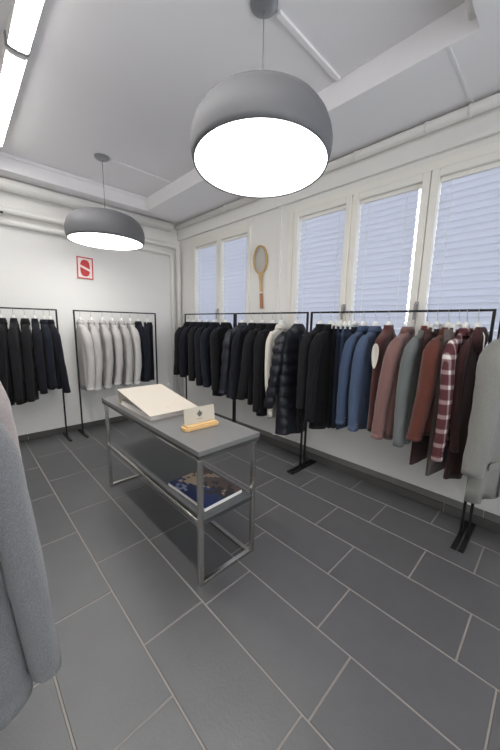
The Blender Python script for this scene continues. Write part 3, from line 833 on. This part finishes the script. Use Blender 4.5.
garment('win', .893, 0, 'sleeveless_vest', 'vest', 'brick red sleeveless vest with white fleece showing in its armhole', 'brick red vest', M['brick'], .595, None, 0, collar='band', vest=True, lining=M['lining'], b=.036, pockets=2)
garment('win', .762, 2, 'suede_jacket', 'jacket', 'dusty mauve suede jacket between vest and grey green jacket', 'mauve suede jacket', M['mauve'], .575, .58, .05, collar='fold', cuff=.07, pockets=2, buttons=4, b=.040, ry=.044, rx=.05, placket=1)
garment('win', .645, 8, 'wool_jacket', 'jacket', 'grey green wool jacket with rust yoke beside the mauve jacket', 'grey green jacket', M['sage'], .575, .565, .0, collar='band', cm=M['rust'], b=.028, ry=.036, rx=.048, pockets=2)
garment('win', .522, 10, 'suede_jacket', 'jacket', 'rust brown jacket with wide sleeve beside the plaid shirt', 'rust brown jacket', M['rust'], .66, .635, .03, collar='fold', b=.026, ry=.046, rx=.055, pockets=2, buttons=4, cuff=.07)
trousers('win', .584, 9, 'dark burgundy trousers hanging below the rust brown jacket', 'dark burgundy trousers', M['dburg'], .43, .165, .15, .010)
trousers('win', .466, 11, 'taupe trousers hanging between rust jacket and plaid shirt', 'taupe trousers', M['taupe'], .40, .175, .175, .010)
garment('win', .426, 11, 'plaid_shirt', 'shirt', 'red and white plaid shirt between rust jacket and burgundy hoodie', 'plaid shirt', M['plaid'], .58, .555, -.03, collar='fold', cuff=.09, buttons=5, b=.018, ry=.030, rx=.050, w=.195, out=.035)
garment('win', .368, 11, 'long_hoodie', 'hoodie', 'long dark burgundy hoodie with white drawcords beside the light grey coat', 'burgundy hoodie', M['burg'], .40, .60, -.02, collar='hood', cords=True, b=.019, ry=.022, rx=.032, w=.135, out=.0)
garment('win', .195, 20, 'wool_coat', 'coat', 'light grey wool coat with belt at the right photo edge', 'light grey wool coat', M['gcoat'], .345, .52, -.01, collar='coat', belt=True, b=.040, ry=.060, rx=.066, out=.03, w=.20, buttons=3, flare=1.12, pockets=2)

# --- far wall, left rack: black jackets
G2 = 'black jackets on the left far rack'
for s_, tw_, ln, sl, hm_, lab, sh, mm, col in [
    (-.245, 14, .02, .54, .49, 'black jacket cut by the left photo edge on the far rack', 'black jacket at the left photo edge', M['blk2'], 'fold'),
    (-.345, 14, .02, .54, .50, 'black jacket second from the left edge on the far left rack', 'second black jacket on the far left rack', M['blk1'], 'coat'),
    (-.440, 14, .0, .54, .50, 'black jacket with broad lit sleeve, third on the far left rack', 'third black jacket on the far left rack', M['blk2'], 'band'),
    (-.532, 10, .01, .53, .515, 'black jacket with turned up collar, fourth on the far left rack', 'fourth black jacket on the far left rack', M['blk2'], 'coat'),
    (-.615, 7, -.01, .595, .61, 'shorter black jacket, third from the right on the far left rack', 'third last black jacket on the far left rack', M['nvy1'], 'band'),
    (-.695, 5, -.01, .64, .62, 'thin navy jacket, second from the right on the far left rack', 'second last jacket on the far left rack', M['nvy2'], 'fold'),
    (-.750, 0, -.06, .575, .62, 'black jacket with sleeve swung out, last on the far left rack', 'last black jacket on the far left rack', M['nvy1'], 'fold')]:
    garment('back', s_, tw_, 'jacket', 'jacket', lab, sh, mm, hm_, sl, ln, collar=col, b=.033, ry=.037, rx=.055, bulge=0, pockets=2, group=G2)
# --- far wall, right rack: pale shirts
G3 = 'pale shirts on the far rack under the sign'
for s_, tw_, ln, sl, lab, sh, mm in [
    (-1.045, 3, -.01, .565, 'pale shirt with open collar, first from the left under the red sign', 'first pale shirt under the sign', M['stone2']),
    (-1.160, 9, .01, .555, 'pale shirt second from the left under the red sign', 'second pale shirt under the sign', M['stone']),
    (-1.285, 9, .02, .565, 'pale beige shirt third from the left under the red sign', 'third pale shirt under the sign', M['stone3']),
    (-1.400, 9, .02, .59, 'pale shirt fourth from the left under the red sign', 'fourth pale shirt under the sign', M['stone']),
    (-1.510, 9, .0, .575, 'pale shirt fifth from the left under the red sign', 'fifth pale shirt under the sign', M['stone3']),
    (-1.620, 9, .005, .57, 'pale shirt last before the navy jacket under the red sign', 'last pale shirt before the navy jacket', M['stone2'])]:
    garment('back', s_, tw_, 'shirt', 'shirt', lab, sh, mm, sl - .01, sl, ln, collar='fold', cuff=.09, buttons=5, b=.034, ry=.044, rx=.06, pockets=2, group=G3, fold=1.6, bulge=.028)
garment('back', -1.725, 3, 'jacket', 'jacket', 'dark navy jacket beside the last pale shirt on the far rack', 'navy jacket beside the pale shirts', M['nvy2'], .58, .59, .0, collar='fold', b=.034, ry=.038, rx=.05, pockets=2, buttons=4, bulge=.028)
trousers('back', -1.850, 8, 'dark navy trousers at the right end of the far rack', 'navy trousers at the rack end', M['nvy2'], .58, .16, .15, .030)

# --- near left rack: foreground coat
garment('near', .85, 0, 'wool_coat', 'coat', 'grey wool coat cut off by the left photo edge in the foreground', 'foreground grey wool coat', M['fcoat'], .49, .548, -.02, collar='coat', drop=.085, w=.192, flare=1.14, b=.052, ry=.058, rx=.043, out=.056, buttons=3, pockets=2, fold=.8)
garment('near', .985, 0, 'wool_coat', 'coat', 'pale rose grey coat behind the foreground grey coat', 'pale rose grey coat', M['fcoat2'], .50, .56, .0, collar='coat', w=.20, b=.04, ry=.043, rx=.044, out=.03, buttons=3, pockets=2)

# ------------------------------------------------------------------ light, camera
wd = bpy.data.worlds.new('sky'); S.world = wd; wd.use_nodes = True
bg = wd.node_tree.nodes['Background']; bg.inputs[0].default_value = (.97, .96, .98, 1); bg.inputs[1].default_value = 1.25

cam = bpy.data.cameras.new('camera'); co = bpy.data.objects.new('camera', cam); C.objects.link(co)
pitch, roll, yaw = .16931, .01986, -.77238
fw = Vector((cos(pitch) * cos(yaw), cos(pitch) * sin(yaw), -sin(pitch)))
rt = Vector((sin(yaw), -cos(yaw), 0)); up = rt.cross(fw)
r2 = rt * cos(roll) + up * sin(roll); u2 = up * cos(roll) - rt * sin(roll)
co.matrix_world = Matrix(((r2.x, u2.x, -fw.x, 0), (r2.y, u2.y, -fw.y, 0), (r2.z, u2.z, -fw.z, 1.35), (0, 0, 0, 1)))
cam.sensor_width = 36; cam.sensor_fit = 'AUTO'; cam.lens = 36 * 302.08 / 750; cam.clip_start = .02
S.camera = co

S.view_settings.view_transform = 'Standard'; S.view_settings.look = 'None'; S.view_settings.gamma = 1
S.view_settings.use_curve_mapping = False
S.view_settings.exposure = 1.65
S.cycles.max_bounces = 10; S.cycles.diffuse_bounces = 8; S.cycles.transparent_max_bounces = 12
S.cycles.sample_clamp_indirect = 6
